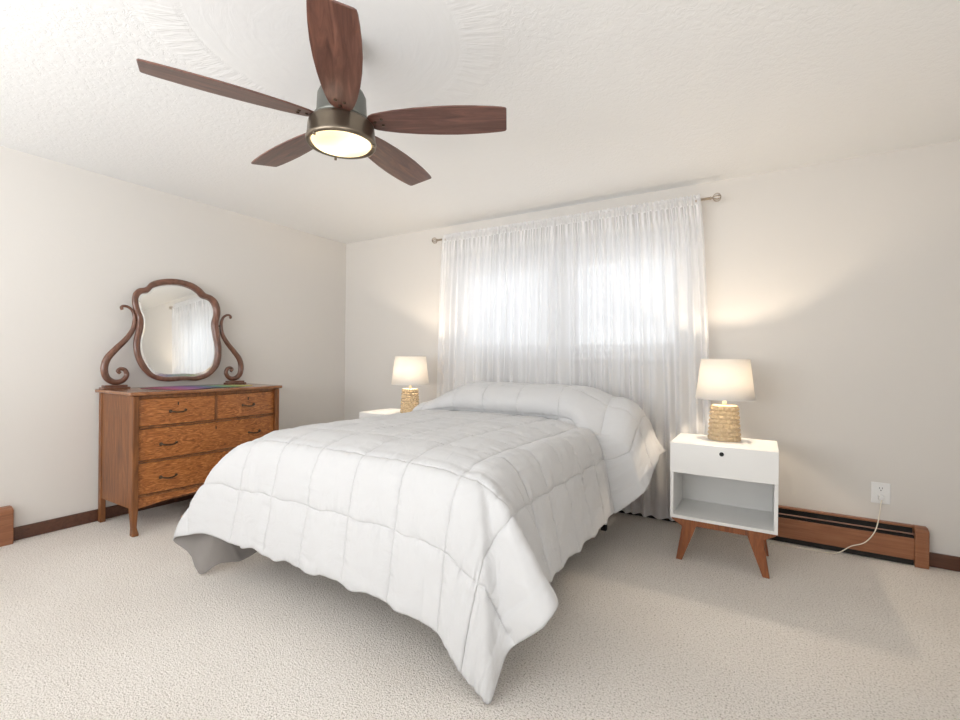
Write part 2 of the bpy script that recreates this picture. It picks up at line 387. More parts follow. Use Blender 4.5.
def blade_bm():
    ws = [(.105, .016), (.115, .034), (.135, .046), (.17, .055), (.22, .065), (.30, .075), (.38, .081), (.46, .083), (.54, .080), (.60, .075), (.640, .070), (.655, .066), (.659, .058)]
    up = [(r, w) for r, w in ws]; pts = up + [(r, -w*.93) for r, w in reversed(ws)]
    bm = bmesh.new(); prism(bm, pts, 'z', -.003, .003)
    return bm
screw_bm = lambda x, y: (lambda b: (lathe(b, [(.0005, -.0068), (.006, -.006), (.007, -.003), (.001, -.003)], 10, (x, y, 0)), b)[1])(bmesh.new())
for k in range(5):
    a = 4.252 + k*2*PI/5
    b = obj('blade', blade_bm(), M_blade, fan, bevel=.0015)
    pitch = math.radians(-11.5)
    b.rotation_euler = (pitch, 0, a)
    b.rotation_mode = 'XYZ'
    for (x, y) in ((.135, .0), (.165, .016), (.165, -.016)):
        obj('screw', screw_bm(x, y), M_brassdk, b, True)
    ar = obj('blade_arm', nb((.085, .17, -.014, .014, .0035, .009)), M_motor, fan); ar.rotation_euler = (pitch, 0, a)
for fx, fy in ((-.055, .0), (.055, .01)):
    l = bpy.data.lights.new('fan_lamp', 'POINT'); l.energy = .26; l.color = (1, .82, .58); l.shadow_soft_size = .02
    lo = bpy.data.objects.new('fan_lamp', l); C.objects.link(lo); lo.location = (FX+fx, FY+fy, FZ-.062)

# ------------------------------------------------------------------ curtain rod and curtains
RY, RZ = 3.525, 2.285
rod = thing('curtain_rod', 'thin metal curtain rod with open disc finials above the window', 'curtain rod', (-1.47, RY, RZ))
bm = bmesh.new(); tube(bm, [(-1.15, 0, 0), (1.15, 0, 0)], .009, 14); obj('rod', bm, M_rod, rod, True)
for s in (-1, 1):
    f = obj('finial', (lambda b: (lathe(b, [(.001, 0), (.010, 0), (.012, .006), (.006, .012), (.006, .02), (.001, .02)], 16), b)[1])(bmesh.new()), M_rod, rod, True)
    f.location = (s*1.15, 0, 0); f.rotation_euler = (0, s*PI/2, 0)
    bm = bmesh.new()
    for k in range(4):
        a = k*PI/4
        pts = [(.028*math.cos(q)*math.cos(a), .028*math.cos(q)*math.sin(a), .044+.024*math.sin(q)) for q in np.linspace(0, 2*PI, 25)]
        tube(bm, pts, .0026, 6, cap=False)
    obj('finial_cage', bm, M_rod, f, True)
    bm = nb((s*1.065-.006, s*1.065+.006, -.004, YB-RY-.001, -.016, -.009), (s*1.065-.010, s*1.065+.010, YB-RY-.004, YB-RY-.0005, -.06, .01), (s*1.065-.006, s*1.065+.006, -.014, -.009, -.016, 0)); obj('bracket', bm, M_rod, rod)

def curtain(xa0, xb0, xa1, xb1, seed, zbot, label):
    rng = np.random.RandomState(seed)
    nx, nz = 420, 70
    z = np.concatenate([np.linspace(2.322, 2.20, 22), np.linspace(2.19, zbot, nz-22)])
    u = np.linspace(0, 1, nx)
    # fold phase: irregular widths
    nf = 15
    knots = np.cumsum(.5+rng.rand(nf+1)); knots = (knots-knots[0])/(knots[-1]-knots[0])
    ph = np.interp(u, knots, np.arange(nf+1)*2*PI)
    nf2 = 40
    kn2 = np.cumsum(.4+rng.rand(nf2+1)); kn2 = (kn2-kn2[0])/(kn2[-1]-kn2[0]); ph2 = np.interp(u, kn2, np.arange(nf2+1)*2*PI)
    amp = np.interp(u, np.linspace(0, 1, 24), .5+.7*rng.rand(24))
    V = np.zeros((nz, nx, 3)); D = np.zeros((nz, nx))
    for j, zz in enumerate(z):
        v = (2.322-zz)/(2.322-zbot)
        x = (xa0+(xa1-xa0)*v**.6)*(1-u) + (xb0+(xb1-xb0)*v**.6)*u
        big = np.sin(ph+.9*v*np.sin(ph*.31+seed))*amp*(.010+.018*min(1, v*3))
        small = np.sin(ph2)*.011*max(0, 1-v*3.5)
        pock = math.exp(-((zz-RZ)/.018)**2)
        y = RY - .016 + big*(1-.75*pock) + small*(1-.6*pock)
        if zz > RZ+.012: y = RY - .004 + small*.8
        y = np.minimum(y, 3.565)
        x = x + np.cos(ph*.5+seed)*.006*v
        V[j, :, 0] = x; V[j, :, 1] = y
        V[j, :, 2] = zz + (np.sin(ph2*1.0+1)*.006*max(0, 1-v*20) + (.004*np.sin(ph*.7) if j == nz-1 else 0))
        d = .75 + .05*np.sin(ph*1.7+2)
        if zz > 2.255: d = d*0+.80
        elif zz > 2.25: d = d*0+.9
        elif zz > 2.13: d = d + .04 + .22*np.sin(ph2)*min(1, (zz-2.13)/.05)
        if v > .965: d = d*0 + .80
        ed = (u < .012) | (u > .988)
        D[j] = np.where(ed, .82, d)
    faces = [(j*nx+i, j*nx+i+1, (j+1)*nx+i+1, (j+1)*nx+i) for j in range(nz-1) for i in range(nx-1)]
    me = bpy.data.meshes.new('curtain'); me.from_pydata(V.reshape(-1, 3).tolist(), [], faces)
    a = me.attributes.new('weave', 'FLOAT', 'POINT'); a.data.foreach_set('value', D.reshape(-1))
    o = link('curtain', me, M_sheer, smooth=True)
    tag(o, label, 'curtain', 'sheer curtains on the rod'); return o
curtain(-2.555, -1.44, -2.62, -1.46, 3, .10, 'left white sheer curtain panel, gathered on the rod, ending near the far lamp')
curtain(-1.465, -.385, -1.45, -.27, 8, .045, 'right white sheer curtain panel, gathered on the rod, falling beside the near nightstand')

# ------------------------------------------------------------------ bed
bed = thing('bed', 'queen bed with white mattress on dark metal frame under the comforter', 'bed', (-1.64, 1.5, 0))
obj('mattress', nb((-.745, .745, .02, 1.93, .43, .68)), M_matt, bed, bevel=.04, seg=4)
obj('box_spring', nb((-.74, .74, .03, 1.92, .25, .428)), M_matt, bed, bevel=.015)
obj('bed_frame', nb((-.74, -.70, .03, 1.92, .21, .249), (.70, .74, .03, 1.92, .21, .249), (-.70, .70, .04, .08, .21, .249), (-.70, .70, .95, .99, .21, .249), (-.70, .70, 1.87, 1.91, .21, .249)), M_metal, bed)
for x, y in ((-.60, .45), (.60, .45), (-.70, 1.68), (.72, 1.68), (0, .97)):
    obj('leg', nb((x-.018, x+.018, y-.018, y+.018, 0, .21)), M_metal, bed, bevel=.003)

# comforter: a sheet with coordinates (s across, t along), draped over the mattress
def vnoise(a, b, seed, n=64):
    rng = np.random.RandomState(seed); G = rng.rand(n, n)*2-1
    ia = np.floor(a).astype(int); ib = np.floor(b).astype(int); fa = a-ia; fb = b-ib
    fa = fa*fa*(3-2*fa); fb = fb*fb*(3-2*fb)
    g = lambda i, j: G[i % n, j % n]
    return (g(ia, ib)*(1-fa)+g(ia+1, ib)*fa)*(1-fb)+(g(ia, ib+1)*(1-fa)+g(ia+1, ib+1)*fa)*fb
def comforter():
    XC, W0, DM, Y0 = -1.64, .68, .557, 1.54
    prof = np.array([(1.54, .738), (1.65, .760), (1.9, .768), (2.4, .765), (2.85, .758), (2.97, .752), (3.01, .742), (3.0, .765), (2.965, .80), (2.945, .85), (2.96, .90), (3.01, .945), (3.08, .972), (3.17, .980), (3.26, .965), (3.34, .92), (3.40, .85), (3.43, .77), (3.44, .70)])
    pf = spline(prof, 400)
    L = np.concatenate([[0], np.cumsum(np.linalg.norm(np.diff(pf, axis=0), axis=1))]); TM = L[-1]
    tcr = L[np.argmin(np.abs(pf[:, 0]-3.012)+10*np.abs(pf[:, 1]-.742))]
    h = .0080
    s = np.concatenate([-np.arange(1, int((W0+DM)/h)+2)[::-1]*h, [0], np.arange(1, int((W0+DM)/h)+2)*h])
    s = s*(W0+DM)/s[-1]
    t = np.linspace(-DM, TM, int((TM+DM)/h)+1)
    Sg, Tg = np.meshgrid(s, t)
    def sstep(x, a, b): q = np.clip((x-a)/(b-a), 0, 1); return q*q*(3-2*q)
    def top(sc, tc):
        sh = .08*sstep(sc, .40, .68); tp = tc - sh*sstep(tc, tcr-.35, tcr+.02)
        y1 = np.interp(tc, L, pf[:, 0]); z1 = np.interp(tp, L, pf[:, 1])
        y2 = Y0 + tc*(3.44-1.54)/TM; z2 = np.interp(tc, [0, .1, .4, TM-.25, TM], [.738, .760, .768, .755, .70])
        f = .30 + .70*sstep(sc, -.74, -.28)
        fy = np.where(f < 1, f**.6, 1)*(1-.75*sstep(sc, .30, .68)); y = y2 + (y1-y2)*fy; z = z2+(z1-z2)*f
        bul = sstep(tc-sh, tcr-.025, tcr+.045)
        x = XC + sc + bul*np.maximum(sc, 0)/W0*.13
        z = z + .010*np.cos(sc/W0*PI/2)*(1-bul) - bul*.06*sstep(sc, .45, .72) - .015*sstep(np.abs(sc), .5, .7)
        return np.stack([x, y, z], -1), bul
    # hem tables (perimeter parameter q -> hem point)
    def hem(tab, q):
        tab = np.array(tab, float); K = tab[:, 0]
        n = 60*(len(K)-1)+1; sp = spline(tab, n)
        return np.stack([np.interp(q, sp[:, 0], sp[:, i]) for i in (1, 2, 3)], -1)
    c = 1.0
    # right: q=0 foot seen at s=W0, 0..1 corner angle, >1 side with t=q-1.  values are absolute
    RT = [(-.12, -1.08, 1.366, .185), (0, -.985, 1.358, .165), (.22, -.90, 1.350, .085), (.42, -.81, 1.347, .030), (.5, -.772, 1.352, .012), (.58, -.760, 1.40, .085), (.66, -.735, 1.425, .165),
          (.74, -.655, 1.405, .245), (.80, -.598, 1.405, .300), (.86, -.578, 1.455, .345), (.93, -.64, 1.57, .31), (1.0, -.725, 1.70, .272), (1.12, -.762, 1.83, .235)]
    LT = [(-.12, -2.21, 1.362, .222), (0, -2.33, 1.36, .218), (.16, -2.48, 1.325, .240), (.26, -2.60, 1.30, .215), (.34, -2.735, 1.295, .165), (.42, -2.64, 1.335, .095), (.5, -2.535, 1.335, .012), (.60, -2.47, 1.40, .055),
          (.70, -2.44, 1.52, .045), (.80, -2.42, 1.66, .10), (.90, -2.47, 1.78, .17), (1.0, -2.50, 1.90, .23), (1.12, -2.47, 1.95, .245)]
    sc = np.clip(Sg, -W0, W0); tc = np.maximum(Tg, 0)
    A, bul = top(sc, tc)
    dx = np.maximum(np.abs(Sg)-W0, 0); dy = np.maximum(-Tg, 0)
    u = np.maximum(dx, dy)/DM
    ang = np.arctan2(dx, dy+1e-12)
    hang = u > 0
    phi = np.where((dx > 0) & (dy > 0), ang/(PI/2), np.where(dx > 0, 1.0, 0.0))
    right = Sg > 0
    # outward direction
    ox = np.sin(phi*PI/2)*np.where(right, 1, -1); oy = -np.cos(phi*PI/2)
    # hem point
    Pf = np.stack([XC+sc*1.015, np.full_like(sc, 1.362), .218+.009*np.sin(sc*24)+.003*np.sin(sc*51+1)], -1)
    tcl = tc
    # side hem right
    sr = np.stack([-.762 + 0*tc, A[..., 1], .238+.010*np.sin(tc*23)+.004*np.sin(tc*47)], -1)
    tq = tc-.08; tb = sstep(tq, tcr-.03, tcr+.045)
    pil = np.stack([np.interp(tq, [tcr, tcr+.12, tcr+.4], [-.60, -.575, -.565]), A[..., 1], np.interp(tq, [tcr, tcr+.08, tcr+.2, tcr+.4], [.37, .40, .47, .55])], -1)
    sr = sr*(1-tb[..., None]) + pil*tb[..., None]
    sl = np.stack([-2.47+0*tc + .03*sstep(tc, .7, 1.3), A[..., 1], .245+.010*np.sin(tc*21)], -1)
    def corner(tab, foot, side):
        q = np.where(dx > 0, np.where(dy > 0, phi, 1+tc), -(W0-np.abs(sc)))
        Hc = hem(tab, np.clip(q, -.12, 1.12))
        wf = sstep(q, -.30, -.02); 
        # beyond the table: slide back to the plain hems
        off = Hc - hem(tab, np.array([-.12]))[0]
        foot_end = foot.copy()
        Hf = np.where((q <= -.12)[..., None], foot + (hem(tab, np.array([-.12]))[0]-np.array([foot_ref(tab)]))*np.exp(-((-.12-q)/.12))[..., None], Hc)
        e = hem(tab, np.array([1.12]))[0]; ref = np.array([e[0]*0+side_x(tab), Y0+.12, side_z(tab)])
        Hs = np.where((q >= 1.12)[..., None], side + (e-ref)*np.exp(-np.maximum(q-1.12, 0)/.22)[..., None], Hf)
        return Hs
    foot_ref = lambda tab: [XC+(W0-.12)*1.015*(1 if tab is RT else -1), 1.362, .218]
    side_x = lambda tab: -.762 if tab is RT else -2.47
    side_z = lambda tab: .238 if tab is RT else .245
    P = np.where(right[..., None], corner(RT, Pf, sr), corner(LT, Pf, sl))
    # outward control
    k = .115 + .07*bul*(right & (dx > 0))
    C1 = A + np.stack([ox*k, oy*k, -.005+0*ox], -1)
    xy = (P-A)[..., :2]; nrm = np.linalg.norm(xy, axis=-1, keepdims=True)+1e-9
    C2 = np.concatenate([A[..., :2]+xy*(.62), (A[..., 2:]-.16)], -1)
    # walk the curve at even cloth speed, so the seams keep their spacing on the hanging parts
    ks = np.linspace(0, 1, 17); bez = lambda q: A*(1-q)**3 + 3*C1*q*(1-q)**2 + 3*C2*q**2*(1-q) + P*q**3
    pts_ = [bez(q) for q in ks]; ln_ = np.stack([np.zeros_like(u)]+[np.linalg.norm(b_-a_, axis=-1) for a_, b_ in zip(pts_, pts_[1:])], 0).cumsum(0)
    ln_ /= ln_[-1]+1e-9; tg = np.clip(u, 0, 1)*ln_[-1]*.99999; un = np.zeros_like(u)
    for i in range(16):
        inn = (tg >= ln_[i]) & (tg <= ln_[i+1]); un = np.where(inn, ks[i]+(tg-ln_[i])/(ln_[i+1]-ln_[i]+1e-9)/16, un)
    uu = np.clip(un, 0, 1)[..., None]
    B = A*(1-uu)**3 + 3*C1*uu*(1-uu)**2 + 3*C2*uu**2*(1-uu) + P*uu**3
    V = np.where(hang[..., None], B, A)
    # puff and wrinkles along the normal
    dS = np.gradient(V, axis=1); dT = np.gradient(V, axis=0)
    N = np.cross(dS, dT); N /= np.linalg.norm(N, axis=-1, keepdims=True)+1e-9
    sp = .262
    ds = np.abs(((Sg-.131)/sp+.5) % 1-.5)*sp; dt = np.abs(((Tg+.30)/sp+.5) % 1-.5)*sp
    dbs = (W0+DM)-np.abs(Sg); dbt = np.minimum(Tg+DM, TM-Tg)
    # last seam close to the edge is left out
    ds = np.where(dbs < .09, .13, ds)
    q = lambda d, w: 1-np.exp(-(d/w)**1.1)
    puff = q(ds, .020)*q(dt, .020)*.6 + .4*np.minimum(q(ds, .055), 1)*np.minimum(q(dt, .055), 1)
    edge = np.minimum(q(dbs, .012), q(dbt, .012))
    disp = (.007*q(ds, .012)*q(dt, .012) + .007*q(ds, .06)*q(dt, .06))*(.3+.7*edge)
    # wrinkles: puckers running off the seams, long soft folds down the hanging parts
    near = np.exp(-dt/.05); nears = np.exp(-ds/.05)
    disp += .0038*near*vnoise(Sg*46, Tg*7, 1) + .0034*nears*vnoise(Sg*7, Tg*46, 2)
    disp += .0022*vnoise(Sg*9+3, Tg*9, 3) + .0020*vnoise(Sg*24+3, Tg*20, 4)
    d1 = (Sg+Tg*.4)*10; disp += .0026*vnoise(d1, (Tg-Sg*.5)*3.2, 5)
    hangf = np.clip(u, 0, 1)
    footf = (dy > 0); hangf = hangf*np.where((dx > 0) & (dy > 0), np.clip(1-2.5*np.minimum(phi, 1-phi), 0, 1), 1)
    disp += np.where(footf, .006*hangf*vnoise(Sg*8, Tg*1.6+9, 6) + .002*hangf*vnoise(Sg*30, Tg*2.5, 8), 0)
    disp += np.where((dx > 0) & ~footf, .008*hangf*vnoise(Tg*8, Sg*1.6+9, 7) + .002*hangf*vnoise(Tg*28, Sg*2.5, 9), 0)
    V = V + N*disp[..., None]
    # keep the head end clear of the curtain, hem clear of the floor
    V[..., 1] = np.minimum(V[..., 1], 3.465); V[..., 2] = np.maximum(V[..., 2], .012)
    ny, nx = Sg.shape
    idx = np.arange(ny*nx).reshape(ny, nx)
    F = np.stack([idx[:-1, :-1], idx[:-1, 1:], idx[1:, 1:], idx[1:, :-1]], -1).reshape(-1, 4)
    me = bpy.data.meshes.new('comforter'); me.from_pydata(V.reshape(-1, 3).tolist(), [], F.tolist())
    uv = me.uv_layers.new(name='UVMap'); li = np.zeros(len(me.loops), dtype=np.int32); me.loops.foreach_get('vertex_index', li)
    st = np.stack([Sg.reshape(-1)+2, Tg.reshape(-1)+2], -1)[li].astype(np.float32); uv.data.foreach_set('uv', st.reshape(-1))
    o = link('comforter', me, M_duvet, smooth=True)
    so = o.modifiers.new('thickness', 'SOLIDIFY'); so.thickness = .003; so.offset = -1; me.materials.append(M_under_shade); so.material_offset = 1; so.material_offset_rim = 0
    return o
tag(comforter(), 'white quilted comforter covering the bed, one corner reaching the carpet', 'comforter')

# ------------------------------------------------------------------ nightstands (origin at floor centre)
def nightstand():
    t = thing('nightstand', 'white nightstand with open cubby and splayed wooden legs right of bed', 'nightstand', (-.19, 3.13, 0), 0, 'matching white nightstands')
    w, y0, y1, z0, z1 = .27, -.185, .205, .245, .693
    obj('body', nb((-w, w, y0, y1, z1-.018, z1), (-w, w, y0, y1, z0, z0+.018), (-w, -w+.018, y0, y1, z0+.018, z1-.018), (w-.018, w, y0, y1, z0+.018, z1-.018), (-w+.018, w-.018, y1-.012, y1, z0+.018, z1-.018), (-w+.018, w-.018, y0+.01, y1-.012, .515, .53)), M_white, t, bevel=.0015)
    d = obj('drawer', nb((-w, w, y0-.018, y0-.001, .517, z1-.001)), M_white, t, bevel=.002)
    bm = bmesh.new(); lathe(bm, [(.001, 0), (.0165, 0), (.0165, .0015), (.0125, .003), (.0115, .001), (.001, .001)], 28)
    k = obj('finger_ring', bm, M_plastic, d, True); k.location = (0, y0-.018, .650); k.rotation_euler = (PI/2, 0, 0)
    bm = bmesh.new(); lathe(bm, [(.0005, 0), (.0118, 0), (.0118, .002), (.0005, .002)], 28)
    k = obj('finger_hole', bm, M_black, d, True); k.location = (0, y0-.018, .650); k.rotation_euler = (PI/2, 0, 0)
    for ya in (y0+.012, y1-.04): obj('stretcher', nb((-.17, .17, ya, ya+.02, z0-.036, z0)), M_walnut, t, bevel=.002)
    for s in (-1, 1):
        for yy in (y0+.008, y1-.044):
            bm = bmesh.new()
            prism(bm, [(s*.262, z0), (s*.262, z0-.010), (s*.205, z0-.045), (s*.236, 0), (s*.203, 0), (s*.13, z0-.04), (s*.122, z0)], 'y', yy, yy+.034)
            obj('leg', bm, M_walnut, t, bevel=.003)
    return t
ns = nightstand()
NSL = (-2.745, 3.13, 0)
dup(ns, NSL, 'white nightstand left of the bed, mostly hidden behind the comforter')

# ------------------------------------------------------------------ table lamps
def lamp():
    t = thing('table_lamp', 'lit table lamp with golden textured base on the near nightstand', 'table lamp', (-.195, 3.19, .6932), 0, 'matching table lamps')
    n, m = 176, 96; rows, cols = 8, 14
    bm = bmesh.new(); rings = []
    for j in range(m+1):
        v = j/m; z = .004+v*.20; r = .083-.012*v
        ring = []
        for i in range(n):
            a = 2*PI*i/n
            row = v*rows; rr = math.floor(row); fy = row-rr-.5
            col = (i/n)*cols+(.5 if rr % 2 else 0); fx = (col % 1)-.5
            dd = max(abs(fx)*1.0+abs(fy)*.55, abs(fy)*1.05)
            rad = r - .011*(max(abs(fx), abs(fy)*.9+abs(fx)*.25)*2)**3 if 0 < v < 1 else r-.003
            ring.append(bm.verts.new((rad*1.12*math.cos(a), rad*.92*math.sin(a), z)))
        rings.append(ring)
    for a_, b_ in zip(rings, rings[1:]):
        for i in range(n): bm.faces.new((a_[i], a_[(i+1) % n], b_[(i+1) % n], b_[i]))
    bm.faces.new(rings[-1])
    lathe(bm, [(.001, 0), (.078, 0), (.0815, .004), (.080, .008)], 96, fx=1.12, fy=.92, cap=False)
    obj('lamp_base', bm, M_ceram, t, True)
    bm = bmesh.new(); lathe(bm, [(.065, .200), (.067, .207), (.058, .213), (.001, .214)], 48, fx=1.12, fy=.92, cap=False); obj('base_rim', bm, M_ceram, t, True)
    bm = bmesh.new(); lathe(bm, [(.013, .212), (.013, .235), (.009, .24), (.009, .31), (.016, .315), (.016, .350), (.010, .360), (.010, .373), (.001, .374)], 20, cap=False); obj('socket', bm, mat('ivory socket', (.75, .66, .48), .4), t, True)
    bm = bmesh.new(); lathe(bm, [(.162, .250), (.133, .492)], 72, cap=False)
    sh = obj('lamp_shade', bm, M_shade, t, True); so = sh.modifiers.new('t', 'SOLIDIFY'); so.thickness = .0015
    for zz, rr in ((.251, .162), (.491, .1335)):
        bm = bmesh.new(); tube(bm, [(rr*math.cos(q), rr*math.sin(q), zz) for q in np.linspace(0, 2*PI, 73)], .0022, 6, cap=False); obj('shade_rim', bm, M_shade, sh, True)
    bm = bmesh.new(); lathe(bm, [(.001, .374), (.009, .376), (.0155, .383), (.0175, .391), (.0155, .400), (.009, .407), (.001, .409)], 20, cap=False)
    obj('bulb', bm, M_bulb, t, True)
    return t
lp = lamp()
lp2 = dup(lp, (-2.62, 3.14, .6932), 'lit table lamp left of bed, shade in front of the plain corner wall')
# ------------------------------------------------------------------ outlet and cord
ot = thing('wall_outlet', 'white duplex wall outlet plate above the heater', 'wall outlet', (.617, YB, .388))
obj('plate', nb((-.045, .045, -.006, -.0003, -.063, .063)), M_plastic, ot, bevel=.003)
for s in (-1, 1):
    bm = bmesh.new(); lathe(bm, [(.001, 0), (.019, 0), (.019, .003), (.001, .003)], 24, fx=1, fy=.82)
    r = obj('receptacle', bm, M_plastic, ot); r.location = (0, -.006, s*.0235); r.rotation_euler = (PI/2, 0, 0)
    if s > 0:
        obj('slot', nb((-.008, -.0055, -.0098, -.0088, .0265, .0355)), M_black, ot)
        obj('slot', nb((.0055, .008, -.0098, -.0088, .0265, .0355)), M_black, ot)
        obj('slot', nb((-.0025, .0025, -.0098, -.0088, .0145, .020)), M_black, ot)
pc = thing('power_cord', 'cream lamp cord plugged into outlet and trailing over the heater', 'power cord', (.617, YB, 0))
obj('plug', nb((-.013, .013, -.036, -.0095, .350, .378)), M_plastic, pc, bevel=.004)
pts = spline([(0, -.034, .352), (-.008, -.052, .325), (-.020, -.078, .25), (-.040, -.088, .17), (-.085, -.092, .10), (-.150, -.096, .065), (-.200, -.100, .022), (-.25, -.108, .005), (-.42, -.118, .005), (-.55, -.13, .005), (-.68, -.14, .005), (-.78, -.13, .006), (-.80, -.10, .05), (-.807, -.096, .3), (-.807, -.096, .66), (-.807, -.11, .706), (-.807, -.25, .7), (-.807, -.365, .699)], 120)
bm = bmesh.new(); tube(bm, [tuple(p) for p in pts], .003, 8); obj('cable', bm, M_cord, pc, True)

# ------------------------------------------------------------------ dresser with mirror (world coordinates, parts parented with origin shift)
DX, DY = -3.70, 1.91
dr = thing('dresser', 'antique oak dresser with swivel mirror on carved scroll supports', 'dresser', (DX, DY, 0))
def loc(o): o.location = (-DX, -DY, 0); return o
xb, y0, y1 = -3.955, 1.388, 2.445     # back, ends
def bow(y, xe=-3.475, d=.045):           # bowed front line
    q = (y-DY)/(.52); return xe + d*(1-min(1, q*q))
def curved_panel(name, ya, yb, za, zb, m, parent, off=0, th=.02, n=16, arch=0, xe=-3.475, bev=.003):
    bm = bmesh.new(); ys = np.linspace(ya, yb, n+1); cols = []
    for y in ys:
        f = bow(y, xe)+off
        zz = za + arch*(1-((y-(ya+yb)/2)/((yb-ya)/2))**4)**2 if arch else za
        cols.append([bm.verts.new(p) for p in ((f-th, y, zz), (f, y, zz), (f, y, zb), (f-th, y, zb))])
    for a, b in zip(cols, cols[1:]):
        for k in range(4): bm.faces.new((a[k], a[(k+1) % 4], b[(k+1) % 4], b[k]))
    bm.faces.new(cols[0]); bm.faces.new(cols[-1])
    return loc(obj(name, bm, m, parent, bevel=bev)) if parent is dr else obj(name, bm, m, parent, bevel=bev)
# carcass
loc(obj('case', nb((xb, -3.50, y0+.006, y0+.022, .17, .905), (xb, -3.50, y1-.022, y1-.006, .17, .905), (xb, xb+.012, y0+.022, y1-.022, .17, .905), (xb+.012, -3.50, y0+.022, y1-.022, .17, .185)), M_oak_side, dr))
for y, s in ((y0, 1), (y1, -1)):
    # front post and cabriole foot, one piece
    bm = bmesh.new()
    secs = [(.905, -3.505, -3.447, 0, .036), (.20, -3.505, -3.447, 0, .036), (.16, -3.503, -3.447, 0, .036), (.10, -3.490, -3.450, .001, .033), (.05, -3.482, -3.449, .002, .030), (.03, -3.480, -3.440, 0, .032), (.012, -3.476, -3.430, -.003, .034), (.0, -3.474, -3.432, -.002, .033)]
    R_ = []
    for z, xa, xc, ya, yc in secs:
        Y = sorted((y+s*ya, y+s*yc))
        R_.append([bm.verts.new(p) for p in ((xa, Y[0], z), (xc, Y[0], z), (xc, Y[1], z), (xa, Y[1], z))])
    for a, b in zip(R_, R_[1:]):
        for k in range(4): bm.faces.new((a[k], a[(k+1) % 4], b[(k+1) % 4], b[k]))
    bm.faces.new(R_[0]); bm.faces.new(R_[-1])
    loc(obj('leg', bm, M_oak_side, dr, bevel=.005))
    Y = sorted((y, y+s*.032)); loc(obj('leg', nb((xb-.006, xb+.034, Y[0], Y[1], 0, .905)), M_oak_side, dr, bevel=.003))
# top slab with bowed front
bm = bmesh.new(); ya, yb = y0-.02, y1+.02
edge = [(bow(y, -3.435, .035), y) for y in np.linspace(ya, yb, 24)]
prism(bm, [(-3.975, ya)]+edge+[(-3.975, yb)], 'z', .907, .930)
loc(obj('top', bm, M_oak_top, dr, bevel=.006, seg=3))
# rails
for za, zb in ((.884, .905), (.686, .700), (.462, .474), (.238, .252)):
    curved_panel('rail', y0+.034, y1-.034, za, zb, M_oak_side, dr, off=.004, th=.03)
curved_panel('rail', DY-.008, DY+.008, .700, .884, M_oak_side, dr, off=.004, th=.03, n=3)
curved_panel('apron', y0+.034, y1-.034, .165, .238, M_oak_f, dr, off=-.004, th=.02, n=32, arch=.035)
def pull(parent, y, z):
    x = bow(y)+.0005
    t = obj('handle', (lambda b: (tube(b, [tuple(p) for p in spline([(x+.004, y-.052, z+.004), (x+.016, y-.040, z+.001), (x+.024, y-.018, z-.004), (x+.025, y, z-.005), (x+.024, y+.018, z-.004), (x+.016, y+.040, z+.001), (x+.004, y+.052, z+.004)], 30)], .0052, 10), b)[1])(bmesh.new()), M_brassdk, parent, True)
    for s in (-1, 1):
        bm = bmesh.new(); lathe(bm, [(.001, 0), (.012, 0), (.010, .004), (.006, .007), (.001, .007)], 18)
        r = obj('rosette', bm, M_brassdk, parent, True); r.location = (x-.001, y+s*.047, z+.003); r.rotation_euler = (0, PI/2, 0)
def drawer(ya, yb, za, zb, pulls, keyy):
    d = curved_panel('drawer', ya, yb, za, zb, M_oak_f, dr, off=0, th=.02, n=20)
    for py in pulls: pull(d, py, (za+zb)/2-.005 if zb-za < .2 else (za+zb)/2-.01)
    if keyy:
        bm = nb((bow(keyy)-.001, bow(keyy)+.0015, keyy-.0035, keyy+.0035, zb-.052, zb-.030)); obj('keyhole', bm, M_black, d)
drawer(y0+.037, DY-.010, .703, .881, [1.655], 1.655)
drawer(DY+.010, y1-.037, .703, .881, [2.165], 2.165)
drawer(y0+.037, y1-.037, .477, .683, [1.60, 2.22], DY)
drawer(y0+.037, y1-.037, .255, .459, [1.60, 2.22], None)

# mirror
OUT = [(1.821, 1.763), (1.899, 1.765), (1.973, 1.751), (2.034, 1.719), (2.073, 1.683), (2.116, 1.671), (2.161, 1.639), (2.187, 1.586), (2.191, 1.526), (2.174, 1.435), (2.184, 1.33), (2.194, 1.225), (2.177, 1.104), (2.101, 1.011), (2.002, 0.971), (1.893, 0.975), (1.777, 0.971), (1.679, 0.996), (1.608, 1.064), (1.568, 1.158), (1.559, 1.262), (1.578, 1.367), (1.582, 1.446), (1.561, 1.509), (1.555, 1.573), (1.567, 1.624), (1.598, 1.657), (1.644, 1.674), (1.679, 1.715), (1.739, 1.744)]
INN = [(1.821, 1.718), (1.893, 1.721), (1.96, 1.706), (2.009, 1.678), (2.044, 1.645), (2.095, 1.633), (2.127, 1.602), (2.144, 1.559), (2.145, 1.507), (2.126, 1.431), (2.137, 1.328), (2.152, 1.224), (2.135, 1.104), (2.079, 1.037), (1.987, 1.007), (1.893, 1.009), (1.777, 1.007), (1.691, 1.03), (1.643, 1.09), (1.607, 1.172), (1.602, 1.263), (1.622, 1.37), (1.624, 1.436), (1.602, 1.506), (1.593, 1.558), (1.599, 1.594), (1.621, 1.623), (1.664, 1.639), (1.691, 1.673), (1.752, 1.702)]
MX = -3.885
NO = 200
so_, si_ = spline(OUT, NO, True), spline(INN, NO, True)
bm = bmesh.new(); rings = []
K = 12
for i in range(NO):
    o_, i_ = so_[i], si_[i]; ring = []
    for k in range(K):
        a = 2*PI*k/K; f = .5+.5*math.cos(a)
        yz = i_+(o_-i_)*f
        x = MX + (.020*math.sin(a) if math.sin(a) > 0 else .008*math.sin(a)) + (.004 if k in (1, 5) else 0)
        ring.append(bm.verts.new((x, yz[0], yz[1])))
    rings.append(ring)
